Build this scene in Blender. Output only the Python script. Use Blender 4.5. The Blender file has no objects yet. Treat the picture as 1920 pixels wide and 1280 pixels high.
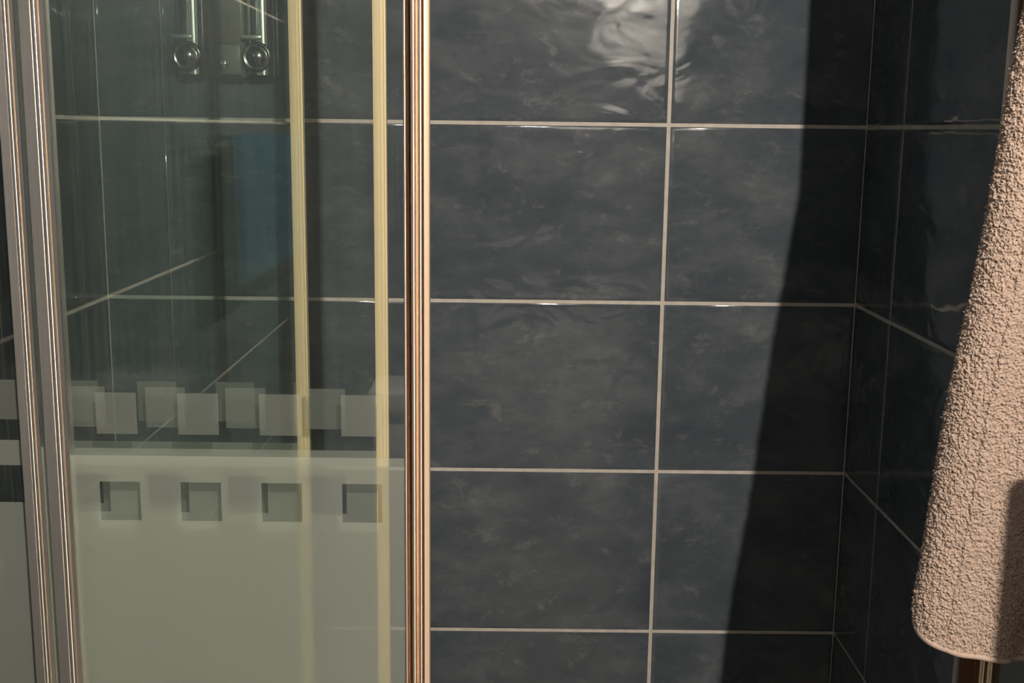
import bpy, bmesh, math, random
import numpy as np
from mathutils import Matrix, Vector

random.seed(7)
rng = np.random.default_rng(11)
scene = bpy.context.scene
COL = scene.collection

# ------------------------------------------------------------------ camera
F_PX, PITCH, ROLL, YAW = 2164.8, 0.18161, 0.01228, 0.00543
CAM = Vector((-0.22321, -1.63319, 1.49140))
cp, sp, cy, sy = math.cos(PITCH), math.sin(PITCH), math.cos(YAW), math.sin(YAW)
fw = Vector((sy * cp, cy * cp, -sp))
rt = Vector((cy, -sy, 0))
up = rt.cross(fw)
c_, s_ = math.cos(ROLL), math.sin(ROLL)
R_ = rt * c_ + up * s_
U_ = up * c_ - rt * s_
cd = bpy.data.cameras.new('camera')
cd.sensor_width = 36.0
cd.lens = 36.0 * F_PX / 1920.0
cd.clip_start = 0.01
cam = bpy.data.objects.new('camera', cd)
COL.objects.link(cam)
cam.matrix_world = Matrix(((R_.x, U_.x, -fw.x, CAM.x), (R_.y, U_.y, -fw.y, CAM.y),
                           (R_.z, U_.z, -fw.z, CAM.z), (0, 0, 0, 1)))
scene.camera = cam

# ------------------------------------------------------------------ world, view
world = bpy.data.worlds.new('world')
scene.world = world
world.use_nodes = True
world.node_tree.nodes['Background'].inputs[0].default_value = (0.5, 0.5, 0.55, 1)
world.node_tree.nodes['Background'].inputs[1].default_value = 0.02
scene.view_settings.view_transform = 'Standard'
scene.view_settings.look = 'None'
scene.view_settings.gamma = 1.0
scene.view_settings.use_curve_mapping = False
scene.view_settings.exposure = 0.0
BULB = [(0.090, -2.10, 2.12, 43000.0)]   # x, y, z, emission strength
scene.cycles.max_bounces = 8
scene.cycles.diffuse_bounces = 3
scene.cycles.glossy_bounces = 4
scene.cycles.transmission_bounces = 6
scene.cycles.transparent_max_bounces = 24
BULB_R = 0.009

# ------------------------------------------------------------------ room constants
XL, XR = -0.7919, 0.2769          # shower side walls
Y1, Y2, Y3 = -0.753, -0.731, -0.710   # the three glass planes
YB = -2.80                        # wall behind the camera
CEIL = 2.50
XFAR = 1.30
PANE_T = 0.005


# ------------------------------------------------------------------ node helpers
def new_mat(name):
    m = bpy.data.materials.new(name)
    m.use_nodes = True
    nt = m.node_tree
    for n in list(nt.nodes):
        nt.nodes.remove(n)
    out = nt.nodes.new('ShaderNodeOutputMaterial')
    return m, nt, out


def N(nt, typ, **kw):
    n = nt.nodes.new(typ)
    for k, v in kw.items():
        if k.startswith('i_'):
            n.inputs[k[2:].replace('_', ' ')].default_value = v
        else:
            setattr(n, k, v)
    return n


def L(nt, a, b):
    nt.links.new(a, b)


def ramp(nt, fac, stops):
    r = nt.nodes.new('ShaderNodeValToRGB')
    while len(r.color_ramp.elements) < len(stops):
        r.color_ramp.elements.new(0.5)
    for e, (p, c) in zip(r.color_ramp.elements, stops):
        e.position = p
        e.color = (*c, 1) if len(c) == 3 else c
    L(nt, fac, r.inputs[0])
    return r.outputs[0]


def principled(name, col, rough=0.5, metal=0.0, noise=0.0, nscale=40, bump=0.0, ior=1.5, stretch=(1, 1, 1)):
    m, nt, out = new_mat(name)
    b = N(nt, 'ShaderNodeBsdfPrincipled')
    b.inputs['Base Color'].default_value = (*col, 1)
    b.inputs['Roughness'].default_value = rough
    b.inputs['Metallic'].default_value = metal
    b.inputs['IOR'].default_value = ior
    tc = N(nt, 'ShaderNodeTexCoord')
    mp = N(nt, 'ShaderNodeMapping')
    mp.inputs['Scale'].default_value = stretch
    L(nt, tc.outputs['Object'], mp.inputs[0])
    nz = N(nt, 'ShaderNodeTexNoise', i_Scale=nscale, i_Detail=4.0)
    L(nt, mp.outputs[0], nz.inputs['Vector'])
    if noise > 0:
        lo = tuple(max(0, c * (1 - noise)) for c in col)
        hi = tuple(min(1, c * (1 + noise)) for c in col)
        L(nt, ramp(nt, nz.outputs[0], [(0.3, lo), (0.7, hi)]), b.inputs['Base Color'])
    if bump > 0:
        bp = N(nt, 'ShaderNodeBump', i_Strength=1.0, i_Distance=bump)
        L(nt, nz.outputs[0], bp.inputs['Height'])
        L(nt, bp.outputs[0], b.inputs['Normal'])
    L(nt, b.outputs[0], out.inputs[0])
    return m


def make_tile_mat():
    """dark slate-blue glazed ceramic: cloudy mottling, wavy glaze"""
    m, nt, out = new_mat('glazed_slate_tile')
    tc = N(nt, 'ShaderNodeTexCoord')
    oi = N(nt, 'ShaderNodeObjectInfo')
    mul = N(nt, 'ShaderNodeVectorMath', operation='SCALE')
    cmb = N(nt, 'ShaderNodeCombineXYZ')
    cmb.inputs[0].default_value, cmb.inputs[1].default_value, cmb.inputs[2].default_value = 13.0, 31.0, 7.0
    L(nt, cmb.outputs[0], mul.inputs[0])
    L(nt, oi.outputs['Random'], mul.inputs['Scale'])
    add = N(nt, 'ShaderNodeVectorMath', operation='ADD')
    L(nt, tc.outputs['Object'], add.inputs[0])
    L(nt, mul.outputs[0], add.inputs[1])
    mp = N(nt, 'ShaderNodeMapping')
    mp.inputs['Scale'].default_value = (0.75, 1.0, 1.25)
    L(nt, add.outputs[0], mp.inputs[0])
    big = N(nt, 'ShaderNodeTexNoise', i_Scale=12.0, i_Detail=8.0, i_Roughness=0.66, i_Distortion=0.15)
    L(nt, mp.outputs[0], big.inputs['Vector'])
    base = ramp(nt, big.outputs[0], [(0.28, (0.056, 0.067, 0.083)), (0.50, (0.080, 0.094, 0.110)),
                                    (0.64, (0.108, 0.122, 0.135)), (0.80, (0.160, 0.172, 0.183))])
    wisp = N(nt, 'ShaderNodeTexNoise', i_Scale=30.0, i_Detail=7.0, i_Roughness=0.72, i_Distortion=0.35)
    L(nt, mp.outputs[0], wisp.inputs['Vector'])
    wmask = ramp(nt, wisp.outputs[0], [(0.56, (0, 0, 0)), (0.80, (1, 1, 1))])
    mixc = N(nt, 'ShaderNodeMix', data_type='RGBA')
    mixc.inputs[7].default_value = (0.22, 0.22, 0.22, 1)
    L(nt, base, mixc.inputs[6])
    fac = N(nt, 'ShaderNodeMath', operation='MULTIPLY')
    fac.inputs[1].default_value = 0.8
    L(nt, wmask, fac.inputs[0])
    L(nt, fac.outputs[0], mixc.inputs[0])
    b = N(nt, 'ShaderNodeBsdfPrincipled')
    b.inputs['IOR'].default_value = 1.5
    L(nt, mixc.outputs[2], b.inputs['Base Color'])
    L(nt, ramp(nt, wisp.outputs[0], [(0.3, (0.05, 0.05, 0.05)), (0.75, (0.13, 0.13, 0.13))]), b.inputs['Roughness'])
    wave = N(nt, 'ShaderNodeTexNoise', i_Scale=13.0, i_Detail=2.5, i_Roughness=0.5, i_Distortion=0.5)
    L(nt, mp.outputs[0], wave.inputs['Vector'])
    bp = N(nt, 'ShaderNodeBump', i_Strength=1.0, i_Distance=0.0022)
    L(nt, wave.outputs[0], bp.inputs['Height'])
    L(nt, bp.outputs[0], b.inputs['Normal'])
    L(nt, b.outputs[0], out.inputs[0])
    return m


def schlick(nt, f0=0.045):
    lw = N(nt, 'ShaderNodeLayerWeight')
    lw.inputs['Blend'].default_value = 0.5
    p = N(nt, 'ShaderNodeMath', operation='POWER')
    p.inputs[1].default_value = 5.0
    L(nt, lw.outputs['Facing'], p.inputs[0])
    m = N(nt, 'ShaderNodeMath', operation='MULTIPLY_ADD')
    m.inputs[1].default_value = 1 - f0
    m.inputs[2].default_value = f0
    L(nt, p.outputs[0], m.inputs[0])
    return m.outputs[0]


def streaks(nt, sx=420.0, sz=5.0):
    tc = N(nt, 'ShaderNodeTexCoord')
    mp = N(nt, 'ShaderNodeMapping')
    mp.inputs['Scale'].default_value = (sx, 1.0, sz)
    L(nt, tc.outputs['Object'], mp.inputs[0])
    nz = N(nt, 'ShaderNodeTexNoise', i_Scale=1.0, i_Detail=5.0, i_Roughness=0.65)
    L(nt, mp.outputs[0], nz.inputs['Vector'])
    return nz.outputs[0]


def make_glass(name, tint, scale_film):
    """float glass sheet with a faint vertical limescale film"""
    m, nt, out = new_mat(name)
    tr = N(nt, 'ShaderNodeBsdfTransparent')
    tr.inputs[0].default_value = (*tint, 1)
    gl = N(nt, 'ShaderNodeBsdfGlossy')
    gl.inputs['Roughness'].default_value = 0.0
    mx = N(nt, 'ShaderNodeMixShader')
    L(nt, schlick(nt), mx.inputs[0])
    L(nt, tr.outputs[0], mx.inputs[1])
    L(nt, gl.outputs[0], mx.inputs[2])
    film = N(nt, 'ShaderNodeBsdfDiffuse')
    film.inputs[0].default_value = (0.60, 0.68, 0.60, 1)
    mx2 = N(nt, 'ShaderNodeMixShader')
    f = ramp(nt, streaks(nt), [(0.34, (scale_film * 0.15,) * 3), (0.72, (scale_film * 2.4,) * 3)])
    L(nt, f, mx2.inputs[0])
    L(nt, mx.outputs[0], mx2.inputs[1])
    L(nt, film.outputs[0], mx2.inputs[2])
    L(nt, mx2.outputs[0], out.inputs[0])
    return m


def make_frost(name, col, clear, cover):
    """acid-etched satin finish on the glass"""
    m, nt, out = new_mat(name)
    rf = N(nt, 'ShaderNodeBsdfRefraction')
    rf.inputs['Color'].default_value = (0.90, 0.92, 0.87, 1)
    rf.inputs['Roughness'].default_value = 0.55
    rf.inputs['IOR'].default_value = 1.22
    tr = N(nt, 'ShaderNodeBsdfTransparent')
    tr.inputs[0].default_value = (0.91, 0.93, 0.89, 1)
    df = N(nt, 'ShaderNodeBsdfDiffuse')
    df.inputs[0].default_value = (*col, 1)
    tl = N(nt, 'ShaderNodeBsdfTranslucent')
    tl.inputs[0].default_value = (*col, 1)
    a = N(nt, 'ShaderNodeMixShader')
    a.inputs[0].default_value = clear
    L(nt, rf.outputs[0], a.inputs[1])
    L(nt, tr.outputs[0], a.inputs[2])
    b = N(nt, 'ShaderNodeMixShader')
    b.inputs[0].default_value = 0.25
    L(nt, df.outputs[0], b.inputs[1])
    L(nt, tl.outputs[0], b.inputs[2])
    c = N(nt, 'ShaderNodeMixShader')
    c.inputs[0].default_value = cover
    L(nt, a.outputs[0], c.inputs[1])
    L(nt, b.outputs[0], c.inputs[2])
    L(nt, c.outputs[0], out.inputs[0])
    return m


def make_emit(name, col, s):
    m, nt, out = new_mat(name)
    e = N(nt, 'ShaderNodeEmission')
    e.inputs[0].default_value = (*col, 1)
    e.inputs[1].default_value = s
    L(nt, e.outputs[0], out.inputs[0])
    return m


def make_terry(name, lo, hi):
    m, nt, out = new_mat(name)
    b = N(nt, 'ShaderNodeBsdfPrincipled')
    b.inputs['Roughness'].default_value = 0.95
    b.inputs['Specular IOR Level'].default_value = 0.1
    b.inputs['Sheen Weight'].default_value = 0.05
    b.inputs['Sheen Roughness'].default_value = 0.5
    tc = N(nt, 'ShaderNodeTexCoord')
    nz = N(nt, 'ShaderNodeTexNoise', i_Scale=700.0, i_Detail=3.0)
    L(nt, tc.outputs['Object'], nz.inputs['Vector'])
    L(nt, ramp(nt, nz.outputs[0], [(0.3, lo), (0.7, hi)]), b.inputs['Base Color'])
    L(nt, b.outputs[0], out.inputs[0])
    return m


TILE = make_tile_mat()
TRAY = principled('grey_tray', (0.10, 0.10, 0.11), 0.4, noise=0.05, nscale=20)
GROUT = principled('cement_grout', (0.56, 0.51, 0.45), 0.75, noise=0.12, nscale=60, bump=0.0004)


def drawn_metal(name, col, rough, aniso):
    """polished extrusion with fine vertical drawing lines"""
    m = principled(name, col, rough, 1.0, noise=0.05, nscale=3, stretch=(300, 300, 6))
    nt = m.node_tree
    b = [n for n in nt.nodes if n.type == 'BSDF_PRINCIPLED'][0]
    b.inputs['Anisotropic'].default_value = aniso
    b.inputs['Anisotropic Rotation'].default_value = 0.25
    tg = N(nt, 'ShaderNodeTangent', direction_type='RADIAL', axis='Z')
    L(nt, tg.outputs[0], b.inputs['Tangent'])
    return m


GOLD = drawn_metal('drawn_champagne_metal', (0.94, 0.79, 0.66), 0.30, 0.95)
CHROME = drawn_metal('drawn_bright_metal', (0.93, 0.87, 0.80), 0.30, 0.95)
FACE = principled('satin_rose_gold', (0.80, 0.60, 0.43), 0.34, 0.30, noise=0.03, nscale=3, stretch=(300, 300, 5))
SEAL = principled('satin_gold_strip', (0.68, 0.54, 0.33), 0.45, 0.10, noise=0.06, nscale=4, stretch=(200, 200, 3))
GLASS = make_glass('clear_glass', (0.955, 0.970, 0.960), 0.0048)
GLASS_R = make_glass('clear_glass_limescale', (0.875, 0.935, 0.915), 0.0055)
FROST = make_frost('etched_glass', (0.82, 0.86, 0.76), 0.50, 0.185)
FROST_SQ = make_frost('etched_glass_light', (0.82, 0.86, 0.76), 0.55, 0.11)
DIMWALL = principled('darkened_wall', (0.10, 0.08, 0.065), 0.6, noise=0.04, nscale=6, bump=0.0003)  # colour darkened to hold down ambient light from this unseen wall
DARKCEIL = principled('darkened_ceiling', (0.04, 0.04, 0.047), 0.6, noise=0.03, nscale=8, bump=0.0003)  # near-black so the unseen ceiling bounces little light into the shower
WHITEGLOSS = principled('white_lacquer', (0.80, 0.80, 0.78), 0.35, noise=0.02, nscale=8)
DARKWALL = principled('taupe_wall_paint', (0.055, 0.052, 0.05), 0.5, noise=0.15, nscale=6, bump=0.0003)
FLOORM = principled('stone_floor', (0.36, 0.33, 0.30), 0.35, noise=0.3, nscale=12, bump=0.0004)
WOOD = principled('stained_wood', (0.26, 0.13, 0.07), 0.4, noise=0.35, nscale=10, stretch=(1, 1, 8), bump=0.0003)
TOWEL = make_terry('beige_terry', (0.33, 0.245, 0.195), (0.50, 0.385, 0.315))
HEM = make_terry('beige_hem', (0.42, 0.315, 0.255), (0.51, 0.39, 0.32))
BLUE = make_terry('blue_terry', (0.002, 0.036, 0.070), (0.004, 0.060, 0.11))
PLASTIC = principled('grey_plastic', (0.12, 0.105, 0.08), 0.35, noise=0.15, nscale=30)
SHINY = principled('chrome', (0.86, 0.86, 0.83), 0.07, 1.0, noise=0.03, nscale=10)
KNOB = principled('dark_chrome', (0.30, 0.29, 0.26), 0.18, 1.0, noise=0.05, nscale=20)
BULBM = [make_emit('bulb_glow_%s' % n, (1.0, 0.90, 0.78), b[3]) for n, b in zip(('a',), BULB)]


# ------------------------------------------------------------------ mesh helpers
def link(name, me, mat, parent=None, loc=(0, 0, 0)):
    o = bpy.data.objects.new(name, me)
    COL.objects.link(o)
    if mat is not None and len(me.materials) == 0:
        me.materials.append(mat)
    o.location = loc
    if parent is not None:
        o.parent = parent
    return o


def empty(name, loc=(0, 0, 0)):
    o = bpy.data.objects.new(name, None)
    o.empty_display_size = 0.05
    COL.objects.link(o)
    o.location = loc
    return o


def tag(o, label, cat, group=None):
    o['label'] = label
    o['category'] = cat
    if group:
        o['group'] = group
    return o


def mesh_from(verts, faces, name='mesh', smooth=None):
    me = bpy.data.meshes.new(name)
    me.from_pydata([tuple(v) for v in verts], [], faces)
    me.update()
    bm = bmesh.new()
    bm.from_mesh(me)
    bmesh.ops.recalc_face_normals(bm, faces=bm.faces)
    bm.to_mesh(me)
    bm.free()
    if smooth is not None:
        for p in me.polygons:
            p.use_smooth = True
        me.set_sharp_from_angle(angle=math.radians(smooth))
    return me


def box_mesh(x0, x1, y0, y1, z0, z1, bevel=0.0, seg=2):
    bm = bmesh.new()
    v = [bm.verts.new((x, y, z)) for x in (x0, x1) for y in (y0, y1) for z in (z0, z1)]
    for f in ((0, 1, 3, 2), (4, 6, 7, 5), (0, 4, 5, 1), (2, 3, 7, 6), (0, 2, 6, 4), (1, 5, 7, 3)):
        bm.faces.new([v[i] for i in f])
    bmesh.ops.recalc_face_normals(bm, faces=bm.faces)
    if bevel:
        bmesh.ops.bevel(bm, geom=bm.edges[:], offset=bevel, segments=seg, affect='EDGES', profile=0.5)
    me = bpy.data.meshes.new('mesh')
    bm.to_mesh(me)
    bm.free()
    if bevel:
        for p in me.polygons:
            p.use_smooth = True
        me.set_sharp_from_angle(angle=math.radians(35))
    return me


def extrude_z(poly, z0, z1, smooth=40):
    """closed outline in (x, y) pulled from z0 to z1"""
    n = len(poly)
    verts = [(x, y, z0) for x, y in poly] + [(x, y, z1) for x, y in poly]
    faces = [(i, (i + 1) % n, n + (i + 1) % n, n + i) for i in range(n)]
    faces += [tuple(range(n))[::-1], tuple(range(n, 2 * n))]
    return mesh_from(verts, faces, smooth=smooth)


def extrude_x(poly, x0, x1, smooth=40):
    n = len(poly)
    verts = [(x0, y, z) for y, z in poly] + [(x1, y, z) for y, z in poly]
    faces = [(i, (i + 1) % n, n + (i + 1) % n, n + i) for i in range(n)]
    faces += [tuple(range(n))[::-1], tuple(range(n, 2 * n))]
    return mesh_from(verts, faces, smooth=smooth)


def arc(cx, cy_, r, a0, a1, n=8, ry=None):
    ry = r if ry is None else ry
    return [(cx + r * math.cos(math.radians(a0 + (a1 - a0) * i / n)),
             cy_ + ry * math.sin(math.radians(a0 + (a1 - a0) * i / n))) for i in range(n + 1)]


def lathe(profile, axis, n=24, smooth=40):
    """profile: (radius, along); revolved around 'z' or '-y'"""
    verts, faces = [], []
    m = len(profile)
    for i in range(n):
        a = 2 * math.pi * i / n
        for r, h in profile:
            if axis == 'z':
                verts.append((r * math.cos(a), r * math.sin(a), h))
            else:
                verts.append((r * math.cos(a), -h, r * math.sin(a)))
    for i in range(n):
        j = (i + 1) % n
        for k in range(m - 1):
            faces.append((i * m + k, j * m + k, j * m + k + 1, i * m + k + 1))
    faces.append(tuple(i * m for i in range(n)))
    faces.append(tuple(i * m + m - 1 for i in range(n)))
    me = mesh_from(verts, faces, smooth=smooth)
    return me


def structure(name, me, mat, parent=None):
    o = link(name, me, mat, parent)
    o['kind'] = 'structure'
    return o


# ------------------------------------------------------------------ the setting
wall_back = structure('wall_back', box_mesh(XL - 0.10, XR + 0.10, 0.0, 0.10, 0, CEIL), GROUT)
wall_left = structure('wall_left', box_mesh(XL - 0.10, XL, YB, 0.0, 0, CEIL), GROUT)
wall_right = structure('wall_right', box_mesh(XR, XR + 0.10, -0.78, 0.0, 0, CEIL), GROUT)
structure('wall_partition', box_mesh(XR - 0.0016, XFAR, -0.88, -0.78, 0, CEIL), DARKWALL)
structure('wall_far_right', box_mesh(XFAR, XFAR + 0.1, YB, -0.78, 0, CEIL), DIMWALL)
structure('wall_behind_camera', box_mesh(XL - 0.10, XFAR + 0.1, YB - 0.1, YB, 0, CEIL), DARKWALL)
structure('ceiling', box_mesh(XL - 0.10, XFAR + 0.1, YB - 0.1, 0.10, CEIL, CEIL + 0.1), DARKCEIL)
structure('floor', box_mesh(XL - 0.10, XFAR + 0.1, YB - 0.1, 0.10, -0.1, 0), FLOORM)

PROUD, JOINT, ROW, TW = 0.0016, 0.0054, 0.25, 0.35
tile_cache = {}


def tile_mesh(w, h):
    """glazed tile: cushion-edged slab lying in x-z, face towards -y, centre at origin"""
    key = (round(w, 4), round(h, 4))
    if key in tile_cache:
        return tile_cache[key]
    rings = [(0.0, 0.0006), (0.0, -PROUD * 0.45), (0.0009, -PROUD * 0.80), (0.0024, -PROUD * 0.97), (0.006, -PROUD)]
    verts, faces = [], []
    for ins, y in rings:
        a, b = w / 2 - ins, h / 2 - ins
        verts += [(-a, y, -b), (a, y, -b), (a, y, b), (-a, y, b)]
    for k in range(len(rings) - 1):
        for i in range(4):
            j = (i + 1) % 4
            faces.append((4 * k + i, 4 * k + j, 4 * k + 4 + j, 4 * k + 4 + i))
    m = 4 * (len(rings) - 1)
    faces.append((m, m + 1, m + 2, m + 3))
    me = mesh_from(verts, faces, 'tile', smooth=50)
    me.materials.append(TILE)
    tile_cache[key] = me
    return me


def lay(wall, spans, place, rotz):
    """spans: list of (a0, a1) along the wall; place(mid) gives (x, y)"""
    for r in range(10):
        z0, z1 = r * ROW + JOINT / 2, (r + 1) * ROW - JOINT / 2
        for a0, a1 in spans:
            o = link('tile', tile_mesh(a1 - a0, z1 - z0), None, wall)
            x, y = place((a0 + a1) / 2)
            o.location = (x, y, (z0 + z1) / 2)
            o.rotation_euler = (0, 0, rotz + random.uniform(-0.0012, 0.0012))


def spans_of(edges, gap_ends, tight=()):
    sp_ = []
    gap = [gap_ends] + [JOINT / 2] * (len(edges) - 2) + [gap_ends]
    for i in tight:
        gap[i] = 0.0003
    for i in range(len(edges) - 1):
        a = edges[i] + gap[i]
        b = edges[i + 1] - gap[i + 1]
        sp_.append((a, b))
    return sp_


lay(wall_back, spans_of([XL, -0.70, -0.35, 0.0, XR], 0.0022, (1,)), lambda m: (m, 0.0), 0.0)
lay(wall_right, spans_of([-0.78, -0.502, -0.152, 0.0], 0.0022), lambda m: (XR, m), -math.pi / 2)
lay(wall_left, spans_of([YB, -2.45, -2.10, -1.75, -1.40, -1.05, -0.70, -0.35, 0.0], 0.0022), lambda m: (XL, m), math.pi / 2)

# shower tray
tray = tag(empty('shower_tray', ((XL + XR) / 2, -0.39, 0)), 'grey shower tray on the floor under the glass doors', 'shower tray')
ox, oy = (XL + XR) / 2, -0.39
link('tray_floor', box_mesh(XL + 0.005 - ox, XR - 0.005 - ox, -0.785 - oy, -0.005 - oy, 0.001, 0.06, 0.004), TRAY, tray)
link('tray_rim', box_mesh(XL + 0.005 - ox, XR - 0.005 - ox, -0.785 - oy, -0.675 - oy, 0.0605, 0.10, 0.006), TRAY, tray)

# ------------------------------------------------------------------ shower enclosure
Z0, Z1 = 0.135, 1.935
mm = 0.001


def profile_handle(x0, y0, w):
    """fluted closing profile of the front door; w is its width"""
    s = w / 19.5
    f = []
    f += arc(1.0, 0, 1.0, 180, 360, 8, 0.5)                 # slim bead
    f += [(2.1, 3.5), (3.9, 9.5), (5.6, 3.5)]               # channel
    f += arc(7.2, 0, 1.5, 180, 360, 12, 0.55)               # rib
    f += [(8.8, 1.6), (10.0, 4.0), (11.2, 1.6)]
    f += arc(12.6, 0, 1.3, 180, 360, 12, 0.5)               # rib
    f += [(14.1, 4.0), (15.2, 7.0)]                         # groove
    f += [(15.3, 13.0), (0.0, 13.0)]
    return [(x0 + x * s * 1.0, y0 + y * mm) for x, y in f]


def profile_left(x0, y0, w):
    """stile on the trailing edge: flat leaf, round bead, slim outer lip"""
    s = w / 19.0
    f = [(0, 1.5), (0.6, 0.6), (8.6, 0.2), (9.2, 1.4)]
    f += arc(12.2, 0.6, 2.7, 180, 360, 10, 3.4)
    f += [(15.2, 1.6), (15.6, 0.2), (18.6, 0.6), (19.0, 1.6)]
    f += [(19.0, 11.0), (0, 11.0)]
    return [(x0 + x * s, y0 + y * mm) for x, y in f]


def profile_strip(x0, y0, w):
    s = w / 10.0
    f = [(0, 0.5), (0.5, 0), (5.6, -0.5), (6.0, -1.0), (8.2, -1.0), (8.8, 0.1), (10.0, 0.5), (10, 8), (0, 8)]
    return [(x0 + x * s, y0 + y * mm) for x, y in f]


SQ, PER = 0.0320, 0.0642
ZS0, ZS1 = 1.2516, 1.2850          # row of etched squares
ZBAND = 1.2340                     # top of etched field
ZC0, ZC1 = 1.1805, 1.2125          # row of clear squares in it
ETCH = 0.0004


def etched_field(x0, x1, starts, y):
    """etched layer with square windows left clear: grid of thin cells"""
    xs = sorted(set([x0, x1] + [v for s in starts for v in (s, s + SQ) if x0 < v < x1]))
    zs = [Z0 + 0.012, ZC0, ZC1, ZBAND]
    verts, faces = [], []
    idx = {}

    def vid(i, k, b):
        key = (i, k, b)
        if key not in idx:
            idx[key] = len(verts)
            verts.append((xs[i], y if b == 0 else y - ETCH, zs[k]))
        return idx[key]
    cells = set()
    for i in range(len(xs) - 1):
        mid = (xs[i] + xs[i + 1]) / 2
        for k in range(3):
            if k == 1 and any(s < mid < s + SQ for s in starts):
                continue
            cells.add((i, k))
    for i, k in cells:
        faces.append((vid(i, k, 1), vid(i + 1, k, 1), vid(i + 1, k + 1, 1), vid(i, k + 1, 1)))
    me = bpy.data.meshes.new('etch')
    me.from_pydata(verts, [], faces)
    me.update()
    return me


def square_mesh(w):
    me = bpy.data.meshes.new('etch')
    me.from_pydata([(0, 0, 0), (w, 0, 0), (w, 0, ZS1 - ZS0), (0, 0, ZS1 - ZS0)], [], [(0, 1, 2, 3)])
    me.update()
    return me


def pane(root, x0, x1, y, starts, mat):
    """glass sheet whose front face lies at y, with its etched pattern"""
    link('glass_pane', box_mesh(x0, x1, y, y + PANE_T, Z0 + 0.004, Z1 - 0.004), mat, root)
    link('etched_field', etched_field(x0 + 0.0005, x1 - 0.0005, starts, y), FROST, root)
    cache = {}
    for s in starts:
        a, b = max(s, x0 + 0.0005), min(s + SQ, x1 - 0.0005)
        if b - a < 0.003:
            continue
        k = round(b - a, 4)
        if k not in cache:
            cache[k] = square_mesh(b - a)
        link('etched_square', cache[k], FROST_SQ, root, (a, y - ETCH, ZS0))


# front sliding door
d1 = tag(empty('sliding_door'), 'front sliding glass door with fluted polished closing profile and etched squares', 'shower door',
         'telescoping shower door leaves')
pane(d1, -0.569, -0.300, Y1 + 0.0035, [-0.5448 + PER * k for k in range(0, 4)], GLASS)
link('closing_profile', extrude_z(profile_handle(-0.3020, Y1, 0.0195), Z0, Z1), GOLD, d1)
fs = 0.0195 / 19.5
link('closing_face', extrude_z([(-0.3020 + x * fs, Y1 + y * mm) for x, y in [(15.4, -0.6), (15.8, -1.0), (18.9, -0.55), (19.5, 0.0), (19.5, 13.0), (15.4, 13.0)]], Z0, Z1), FACE, d1)
link('trailing_stile', extrude_z(profile_left(-0.5850, Y1, 0.0190), Z0, Z1), CHROME, d1)

# middle sliding door
d2 = tag(empty('sliding_door'), 'middle sliding glass door behind the front one, edged by a gold strip', 'shower door',
         'telescoping shower door leaves')
pane(d2, -0.600, -0.320, Y2 + 0.0025, [-0.5763 + PER * k for k in range(0, 4)], GLASS)
link('edge_strip', extrude_z(profile_strip(-0.3270, Y2, 0.0100), Z0, Z1), SEAL, d2)
link('trailing_stile', extrude_z(profile_left(-0.6140, Y2, 0.0165), Z0, Z1), CHROME, d2)

# rear fixed leaf
d3 = tag(empty('fixed_glass_panel'), 'rearmost glass leaf against the left tiled wall, ending at the inner gold strip', 'glass panel',
         'telescoping shower door leaves')
pane(d3, XL + 0.022, -0.387, Y3 + 0.0025, [-0.6535 + PER * k for k in range(-2, 5)], GLASS_R)
link('edge_strip', extrude_z(profile_strip(-0.3945, Y3, 0.0100), Z0, Z1), SEAL, d3)
link('wall_jamb', box_mesh(XL + 0.003, XL + 0.026, Y3 - 0.004, Y3 + 0.012, Z0, Z1, 0.002), CHROME, d3)

# narrow fixed panel at the right wall
d4 = tag(empty('fixed_side_panel'), 'narrow glass panel with golden post at right, below the beige towel', 'glass panel')


def profile_post(x0, y0, w):
    s = w / 33.0
    f = [(0, 3.0), (0.8, 1.2), (12.0, 0.2), (13.0, 1.6), (17.4, 1.6)]
    f += arc(19.4, 0.4, 1.9, 180, 360, 8)
    f += [(21.6, 2.0), (24.6, 2.2), (25.0, -0.4), (25.6, -0.8), (32.2, -0.2), (33, 0.6), (33, 14), (0, 14)]
    return [(x0 + x * s, y0 + y * mm) for x, y in f]


link('post', extrude_z(profile_post(0.1519, Y1, 0.0330), Z0, Z1), GOLD, d4)
pane(d4, 0.1830, XR - 0.016, Y1 + 0.005, [0.1935 + PER * k for k in range(0, 1)], GLASS)
link('wall_jamb', box_mesh(XR - 0.020, XR - 0.003, Y1, Y1 + 0.016, Z0, Z1, 0.002), GOLD, d4)

# rails carrying the doors
fr = tag(empty('door_rail_frame'), 'golden top and bottom rails that carry the sliding glass doors', 'shower frame')
rail = [(-0.775, 0), (-0.772, -0.003), (-0.695, -0.003), (-0.688, 0.004), (-0.688, 0.038), (-0.694, 0.044), (-0.769, 0.044), (-0.775, 0.038)]
link('top_rail', extrude_x([(y, z + Z1 + 0.004) for y, z in rail], XL + 0.003, XR - 0.003), GOLD, fr)
link('bottom_rail', extrude_x([(y, z * 0.7 + 0.1025) for y, z in rail], XL + 0.003, XR - 0.003), GOLD, fr)

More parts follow.
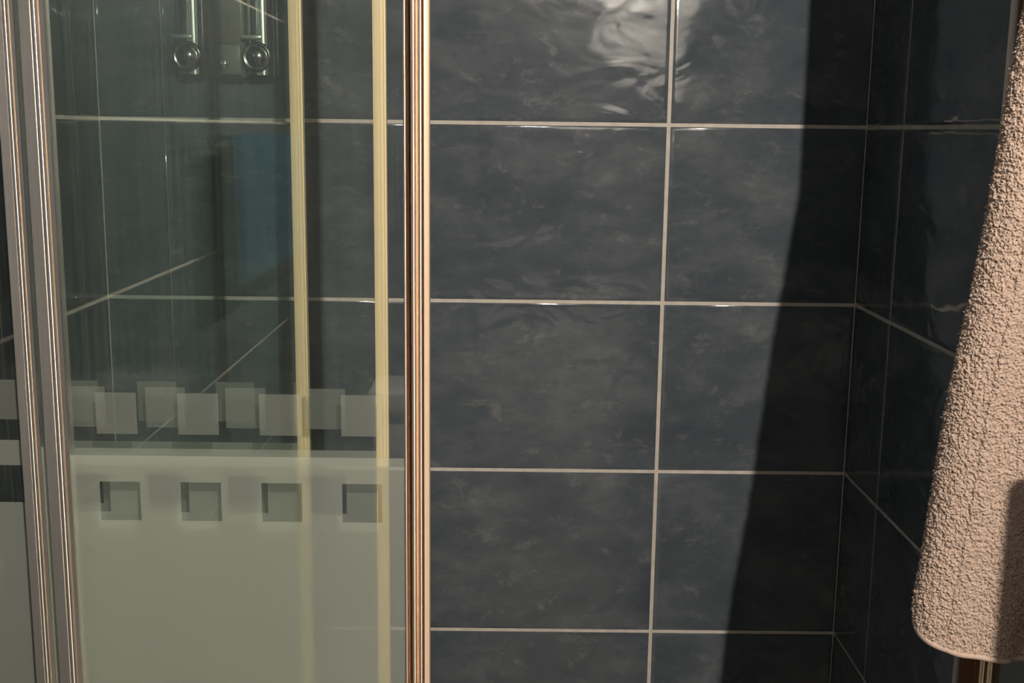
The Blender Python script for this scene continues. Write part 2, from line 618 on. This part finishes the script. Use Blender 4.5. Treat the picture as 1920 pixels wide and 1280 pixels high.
# ------------------------------------------------------------------ twin soap dispenser on the back wall
disp = tag(empty('soap_dispenser', (-0.603, -PROUD, 1.5550)), 'twin wall-mounted chrome soap dispenser seen through the glass doors', 'dispenser')
link('back_plate', box_mesh(-0.060, 0.058, -0.012, 0.0, 0.006, 0.215, 0.003), PLASTIC, disp)
bridge = link('centre_cover', box_mesh(-0.0245, 0.0250, -0.034, -0.0125, 0.0, 0.210, 0.005, 3), PLASTIC, disp)
link('cover_foot', box_mesh(-0.021, 0.0215, -0.041, -0.0345, 0.003, 0.045, 0.004, 3), principled('taupe_plastic', (0.15, 0.135, 0.11), 0.35, noise=0.1, nscale=30), bridge)
link('keyhole_button', lathe([(0.0001, 0.0), (0.007, 0.0), (0.007, 0.003), (0.004, 0.005), (0.0001, 0.005)], '-y', 20), SHINY, bridge, (-0.003, -0.0412, 0.018))
for cx in (-0.0470, 0.0460):
    R0 = 0.0205
    body = arc(0, -0.022, R0, 180, 360, 20) + [(R0, -0.0125), (-R0, -0.0125)]
    ch = link('soap_chamber', extrude_z([(x, y) for x, y in body], 0.004, 0.205, 35), SHINY, disp, (cx, 0, 0))
    link('chamber_shelf', box_mesh(-0.0225, 0.004, -0.048, -0.040, 0.050, 0.0555, 0.001), principled('shelf_metal', (0.5, 0.5, 0.46), 0.3, 0.8, noise=0.05), ch)
    link('push_button', lathe([(0.0001, 0.0), (0.0195, 0.0), (0.0200, 0.004), (0.0185, 0.007), (0.0165, 0.0075), (0.0150, 0.006),
                              (0.0135, 0.0060), (0.010, 0.0095), (0.005, 0.0115), (0.0001, 0.012)], '-y', 32, 60), KNOB, ch, (-0.003, -0.0415, 0.0275))

# ------------------------------------------------------------------ beige towel hanging in front of the golden post
ZB, ZT = 1.1050, 1.890


def smooth01(t):
    t = np.clip(t, 0, 1)
    return t * t * (3 - 2 * t)


def blur(a, k):
    ker = np.exp(-0.5 * (np.arange(-3 * int(k + 1), 3 * int(k + 1) + 1) / k) ** 2)
    ker /= ker.sum()
    a = np.apply_along_axis(lambda v: np.convolve(v, ker, 'same'), 0, a)
    a = np.apply_along_axis(lambda v: np.convolve(v, ker, 'same'), 1, a)
    return a / a.std()


def towel_point(s, z):
    """s: 0 back edge ... 1 far right; returns arrays X, Y (rest surface), relief weight"""
    zz = np.clip(z, 1.14, 1.56)
    xl = 0.0945 + (zz - 1.1426) * 0.099 + np.clip(z - 1.56, 0, None) * 0.12
    xl = xl + 0.0015 * np.sin(z * 23.0) * smooth01((1.6 - z) / 0.3)
    ridge = 0.154 + (np.clip(z, 0, 1.56) - 1.10) * 0.115
    ridge = ridge + (0.248 - 0.207) * np.clip((z - 1.56) / 0.32, 0, 1)
    xr = 0.262 - 0.004 * np.clip((z - 1.56) / 0.3, 0, 1)
    # control polyline in plan: (x, y)
    u = s
    rr = 0.0240
    seg1 = 0.30      # rounded left edge
    seg2 = 0.62      # face to the ridge
    seg3 = 0.72      # falls back behind the ridge
    a = np.clip(u / seg1, 0, 1)
    X = xl + rr - rr * np.sin(a * np.pi * 0.92)
    Y = -0.7975 + rr * np.cos(a * np.pi * 0.92)
    ex = xl + rr - rr * np.sin(np.pi * 0.92)
    ey = -0.7975 + rr * np.cos(np.pi * 0.92)
    b = np.clip((u - seg1) / (seg2 - seg1), 0, 1)
    X2 = ex + (ridge - ex) * b
    Y2_ = ey - 0.010 * np.sin(b * np.pi * 0.5) - 0.0012 * np.sin(b * 9 + z * 6)
    c = np.clip((u - seg2) / (seg3 - seg2), 0, 1)
    X3 = ridge + 0.004 * c + 0.006 * c * c
    Y3_ = ey - 0.010 + 0.006 * smooth01(c)
    d = np.clip((u - seg3) / (1 - seg3), 0, 1)
    X4 = ridge + 0.010 + (xr - ridge - 0.010) * d
    Y4_ = ey - 0.004 - 0.004 * np.sin(d * np.pi)
    X = np.where(u <= seg1, X, np.where(u <= seg2, X2, np.where(u <= seg3, X3, X4)))
    Y = np.where(u <= seg1, Y, np.where(u <= seg2, Y2_, np.where(u <= seg3, Y3_, Y4_)))
    return X, Y


def towel_bottom(s):
    """height of the lower hem along s: the left fold sweeps up in a round corner"""
    t = np.clip((s - 0.02) / 0.44, 0, 1)
    return ZB + 0.060 * (1 - np.sqrt(np.clip(1 - (1 - t) ** 2.6, 0, 1)))


def build_towel():
    sf = np.linspace(0, 1, 4000)
    fx, fy = towel_point(sf, np.full_like(sf, 1.30))
    al = np.concatenate([[0], np.cumsum(np.hypot(np.diff(fx), np.diff(fy)))])
    s = np.interp(np.linspace(0, al[-1], 500), al, sf)          # even spacing along the cloth
    t = np.concatenate([np.linspace(0, 0.66, 1150), np.linspace(0.66, 1, 130)[1:]])
    S, T = np.meshgrid(s, t)
    zb = towel_bottom(S)
    Z = zb + (ZT - zb) * T
    X, Y = towel_point(S, Z)
    # soft drape
    Y = Y - 0.003 * np.sin(Z * 9 + S * 4)
    dXs, dXt = np.gradient(X, axis=1), np.gradient(X, axis=0)
    dYs, dYt = np.gradient(Y, axis=1), np.gradient(Y, axis=0)
    dZs, dZt = np.gradient(Z, axis=1), np.gradient(Z, axis=0)
    nx = dYs * dZt - dZs * dYt
    ny = dZs * dXt - dXs * dZt
    nz = dXs * dYt - dYs * dXt
    ln = np.sqrt(nx ** 2 + ny ** 2 + nz ** 2) + 1e-12
    nx, ny, nz = nx / ln, ny / ln, nz / ln
    ny_front = np.sign(-ny[:, 250].mean())
    nx, ny, nz = nx * ny_front, ny * ny_front, nz * ny_front
    w = rng.normal(size=S.shape)
    loops = 0.85 * blur(w, 0.9) + 0.45 * blur(rng.normal(size=S.shape), 2.0) + 0.22 * blur(rng.normal(size=S.shape), 6)
    loops = np.clip(loops, -1.8, 2.2)
    hemw = smooth01((Z - zb) / 0.006)
    d = loops * 0.00078 * (0.25 + 0.75 * hemw)
    X, Y, Z = X + nx * d, Y + ny * d, Z + nz * d
    rows, cols = S.shape
    verts = np.stack([X, Y, Z], -1).reshape(-1, 3)
    i = np.arange(rows - 1)[:, None] * cols + np.arange(cols - 1)[None, :]
    q = np.stack([i, i + 1, i + cols + 1, i + cols], -1).reshape(-1, 4)
    me = bpy.data.meshes.new('towel_cloth')
    me.vertices.add(len(verts))
    me.vertices.foreach_set('co', verts.astype(np.float32).ravel())
    me.loops.add(q.size)
    me.loops.foreach_set('vertex_index', q.astype(np.int32).ravel())
    me.polygons.add(len(q))
    me.polygons.foreach_set('loop_start', (np.arange(len(q)) * 4).astype(np.int32))
    me.update(calc_edges=True)
    me.validate()
    me.polygons.foreach_set('use_smooth', np.ones(len(q), bool))
    # loose fibres standing off the loops
    nf = 26000
    ri = rng.integers(4, 1140, nf)
    ci = rng.integers(2, 496, nf)
    k = ri * cols + ci
    P = verts[k]
    Nn = np.stack([nx, ny, nz], -1).reshape(-1, 3)[k]
    jit = rng.normal(size=(nf, 3))
    dirn = Nn + 0.8 * jit
    dirn /= np.linalg.norm(dirn, axis=1, keepdims=True)
    ln_ = rng.uniform(0.0008, 0.0022, (nf, 1))
    side = np.cross(dirn, rng.normal(size=(nf, 3)))
    side /= np.linalg.norm(side, axis=1, keepdims=True)
    wd = rng.uniform(0.00015, 0.00032, (nf, 1))
    a, b = P - side * wd - Nn * 0.0003, P + side * wd - Nn * 0.0003
    m1 = P + dirn * ln_ * 0.6 + side * wd
    tip = P + dirn * ln_ + np.array([[0, 0, -1]]) * ln_ * 0.35
    fv = np.stack([a, b, m1, tip], 1).reshape(-1, 3)
    base = np.arange(nf)[:, None] * 4
    ff = np.concatenate([base + np.array([[0, 1, 2]]), base + np.array([[0, 2, 3]])])
    fm = bpy.data.meshes.new('towel_pile')
    fm.from_pydata(fv.tolist(), [], ff.tolist())
    fm.update()
    # hem: slim rolled edge along the bottom
    hs = np.linspace(0.0, 1, 160)
    hz = towel_bottom(hs)
    hx, hy = towel_point(hs, hz)
    hy = hy - 0.003 * np.sin(hz * 9 + hs * 4)
    hv, hf = [], []
    K = 8
    for j in range(len(hs)):
        for q_ in range(K):
            an = 2 * math.pi * q_ / K
            hv.append((hx[j], hy[j] + 0.0017 * math.cos(an), hz[j] + 0.0012 + 0.0022 * math.sin(an)))
    for j in range(len(hs) - 1):
        for q_ in range(K):
            hf.append((j * K + q_, j * K + (q_ + 1) % K, (j + 1) * K + (q_ + 1) % K, (j + 1) * K + q_))
    hm = mesh_from(hv, hf, 'towel_hem', smooth=60)
    return me, fm, hm


tw = tag(empty('bath_towel', (0, 0, 0)), 'beige terry towel hanging in front of the golden post at right', 'towel')
cloth_me, pile_me, hem_me = build_towel()
link('terry_cloth', cloth_me, TOWEL, tw)
pl = link('pile', pile_me, TOWEL, tw)
pl['kind'] = 'stuff'
link('hem', hem_me, HEM, tw)
for ch_ in tw.children:
    ch_.location = (-0.20, 0.79, -1.09)
tw.location = (0.20, -0.79, 1.09)
hk = tag(empty('towel_hook', (0.243, -0.78, 1.86)), 'small chrome hook on the top rail that holds the towel', 'hook')
link('hook_plate', box_mesh(-0.008, 0.008, -0.0005, 0.0035, 0.03, 0.12, 0.001), SHINY, hk)
hv_, hf_ = [], []
hp = [(0.0, 0.045), (-0.012, 0.036), (-0.030, 0.034), (-0.042, 0.040), (-0.046, 0.052)]
for y_, z_ in hp:
    for q_ in range(8):
        hv_.append((0.004 * math.cos(q_ * math.pi / 4), y_, z_ + 0.004 * math.sin(q_ * math.pi / 4)))
for k_ in range(len(hp) - 1):
    for q_ in range(8):
        hf_.append((k_ * 8 + q_, k_ * 8 + (q_ + 1) % 8, (k_ + 1) * 8 + (q_ + 1) % 8, (k_ + 1) * 8 + q_))
hf_ += [tuple(range(8)), tuple(range(32, 40))]
link('hook_arm', mesh_from(hv_, hf_, smooth=50), SHINY, hk)

# ------------------------------------------------------------------ behind the camera (seen as reflections; some added for the light)
cab = tag(empty('wall_cabinet', (0.46, YB, 1.64)), 'white bathroom wall cabinet reflected in the glazed tiles', 'cabinet')
link('cabinet_body', box_mesh(-0.32, 0.32, 0.001, 0.130, 0, 0.56, 0.003), WHITEGLOSS, cab)
for sx in (-1, 1):
    x0_, x1_ = (-0.318, -0.0015) if sx < 0 else (0.0015, 0.318)
    dr = link('cabinet_door', box_mesh(x0_, x1_, 0.1305, 0.148, 0.003, 0.557, 0.002), WHITEGLOSS, cab)
    link('door_knob', lathe([(0.0001, 0.0), (0.006, 0.0), (0.005, 0.010), (0.011, 0.016), (0.008, 0.022), (0.0001, 0.023)], 'z', 16), SHINY, dr,
         (sx * 0.02, 0.1482, 0.06)).rotation_euler = (-math.pi / 2, 0, 0)

lampo = tag(empty('mirror_lamp', (0.28, YB, 2.20)), 'lamp bar with a bare glowing bulb above the white cabinet, reflected', 'lamp')
link('lamp_bar', box_mesh(-0.26, 0.26, 0.001, 0.025, 0.0, 0.045, 0.004), SHINY, lampo)
for (bx, by, bz, st), bm_ in zip(BULB, BULBM):
    ax = bx - 0.28
    arm = link('lamp_arm', box_mesh(ax - 0.005, ax + 0.005, 0.0255, by - YB + 0.004, 0.010, 0.018, 0.002), SHINY, lampo)
    link('lamp_socket', lathe([(0.0001, -0.070), (0.006, -0.070), (0.006, 0.0), (0.0001, 0.0)], 'z', 16), SHINY, arm,
         (ax, by - YB, 0.009))
    prof = [(BULB_R * math.sin(math.pi * i / 12) + 1e-5, -BULB_R * math.cos(math.pi * i / 12)) for i in range(13)]
    link('bulb', lathe(prof, 'z', 16), bm_, lampo, (ax, by - YB, bz - 2.20))

rl = tag(empty('towel_rail', (XL, -2.30, 1.46)), 'chrome towel rail on the left tiled wall, reflected in glass', 'towel rail')
tube = [(0.008 * math.cos(2 * math.pi * i / 14), 0.008 * math.sin(2 * math.pi * i / 14)) for i in range(14)]
n_ = len(tube)
vv = [(0.06 + a, -0.40, b) for a, b in tube] + [(0.06 + a, 0.40, b) for a, b in tube]
ff_ = [(i, (i + 1) % n_, n_ + (i + 1) % n_, n_ + i) for i in range(n_)] + [tuple(range(n_)), tuple(range(n_, 2 * n_))]
link('rail_tube', mesh_from(vv, ff_, smooth=40), SHINY, rl)
for yy in (-0.39, 0.39):
    link('rail_bracket', box_mesh(0.002, 0.053, yy - 0.008, yy + 0.008, -0.008, 0.008, 0.002), SHINY, rl)
bt = tag(empty('hand_towel', (XL + 0.06, -2.30, 1.20)), 'blue hand towel over the rail, seen as a blue reflection in glass', 'towel')
vv, ff_ = [], []
path = [(0.011, 0.0)] + [(0.0105, 0.26)] + [(0.0105 * math.cos(math.radians(a)), 0.26 + 0.0105 * math.sin(math.radians(a))) for a in range(20, 180, 20)] + [(-0.0105, 0.26), (-0.011, 0.06)]
outp = [(x * 1.6, z if abs(x) > 0.0104 and z <= 0.26 else z + 0.005) for x, z in path]
poly = path + outp[::-1]
NY = 40
for j in range(NY + 1):
    yv = -0.34 + 0.68 * j / NY
    for x, z in poly:
        vv.append((x + 0.0022 * math.sin(j * 1.1) * (1 - z / 0.29) * (1 if x > 0 else 0), yv, z))
m_ = len(poly)
for j in range(NY):
    for i in range(m_):
        ff_.append((j * m_ + i, j * m_ + (i + 1) % m_, (j + 1) * m_ + (i + 1) % m_, (j + 1) * m_ + i))
ff_ += [tuple(range(m_)), tuple(range(NY * m_, (NY + 1) * m_))]
link('towel_cloth', mesh_from(vv, ff_, smooth=60), BLUE, bt)

van = tag(empty('reflector_vanity', (0.20, YB, 0)), 'white vanity shape added behind the camera to brighten the tiles by reflection', 'cabinet')  # added reflector: its white fronts lift the haze on the lower tiles
link('reflector_body', box_mesh(-0.75, 0.45, 0.001, 0.17, 0.001, 0.80, 0.003), WHITEGLOSS, van)
for sx in (-0.745, -0.345, 0.055):
    dr = link('reflector_door', box_mesh(sx, sx + 0.39, 0.1705, 0.188, 0.05, 0.78, 0.003), WHITEGLOSS, van)
    link('door_handle', box_mesh(sx + 0.19, sx + 0.20, 0.1885, 0.205, 0.60, 0.72, 0.003), SHINY, dr)
link('reflector_top', box_mesh(-0.76, 0.46, 0.001, 0.20, 0.8005, 0.86, 0.01, 3), WHITEGLOSS, van)

tall = tag(empty('light_blocker', (0.3575, -1.35, 0)), 'tall brown cupboard added out of view to shade the right part of the towel', 'cupboard')  # unseen block added to keep lamp light off the towel's right side
link('blocker_body', box_mesh(-0.229, 0.23, -0.20, 0.18, 0.001, 1.482, 0.004), WOOD, tall)
for sx in (-0.225, 0.002):
    dr = link('blocker_door', box_mesh(sx, sx + 0.224, 0.1805, 0.198, 0.06, 1.470, 0.003), WOOD, tall)
    link('door_handle', box_mesh(sx + 0.10, sx + 0.11, 0.1985, 0.215, 0.80, 0.95, 0.003), SHINY, dr)
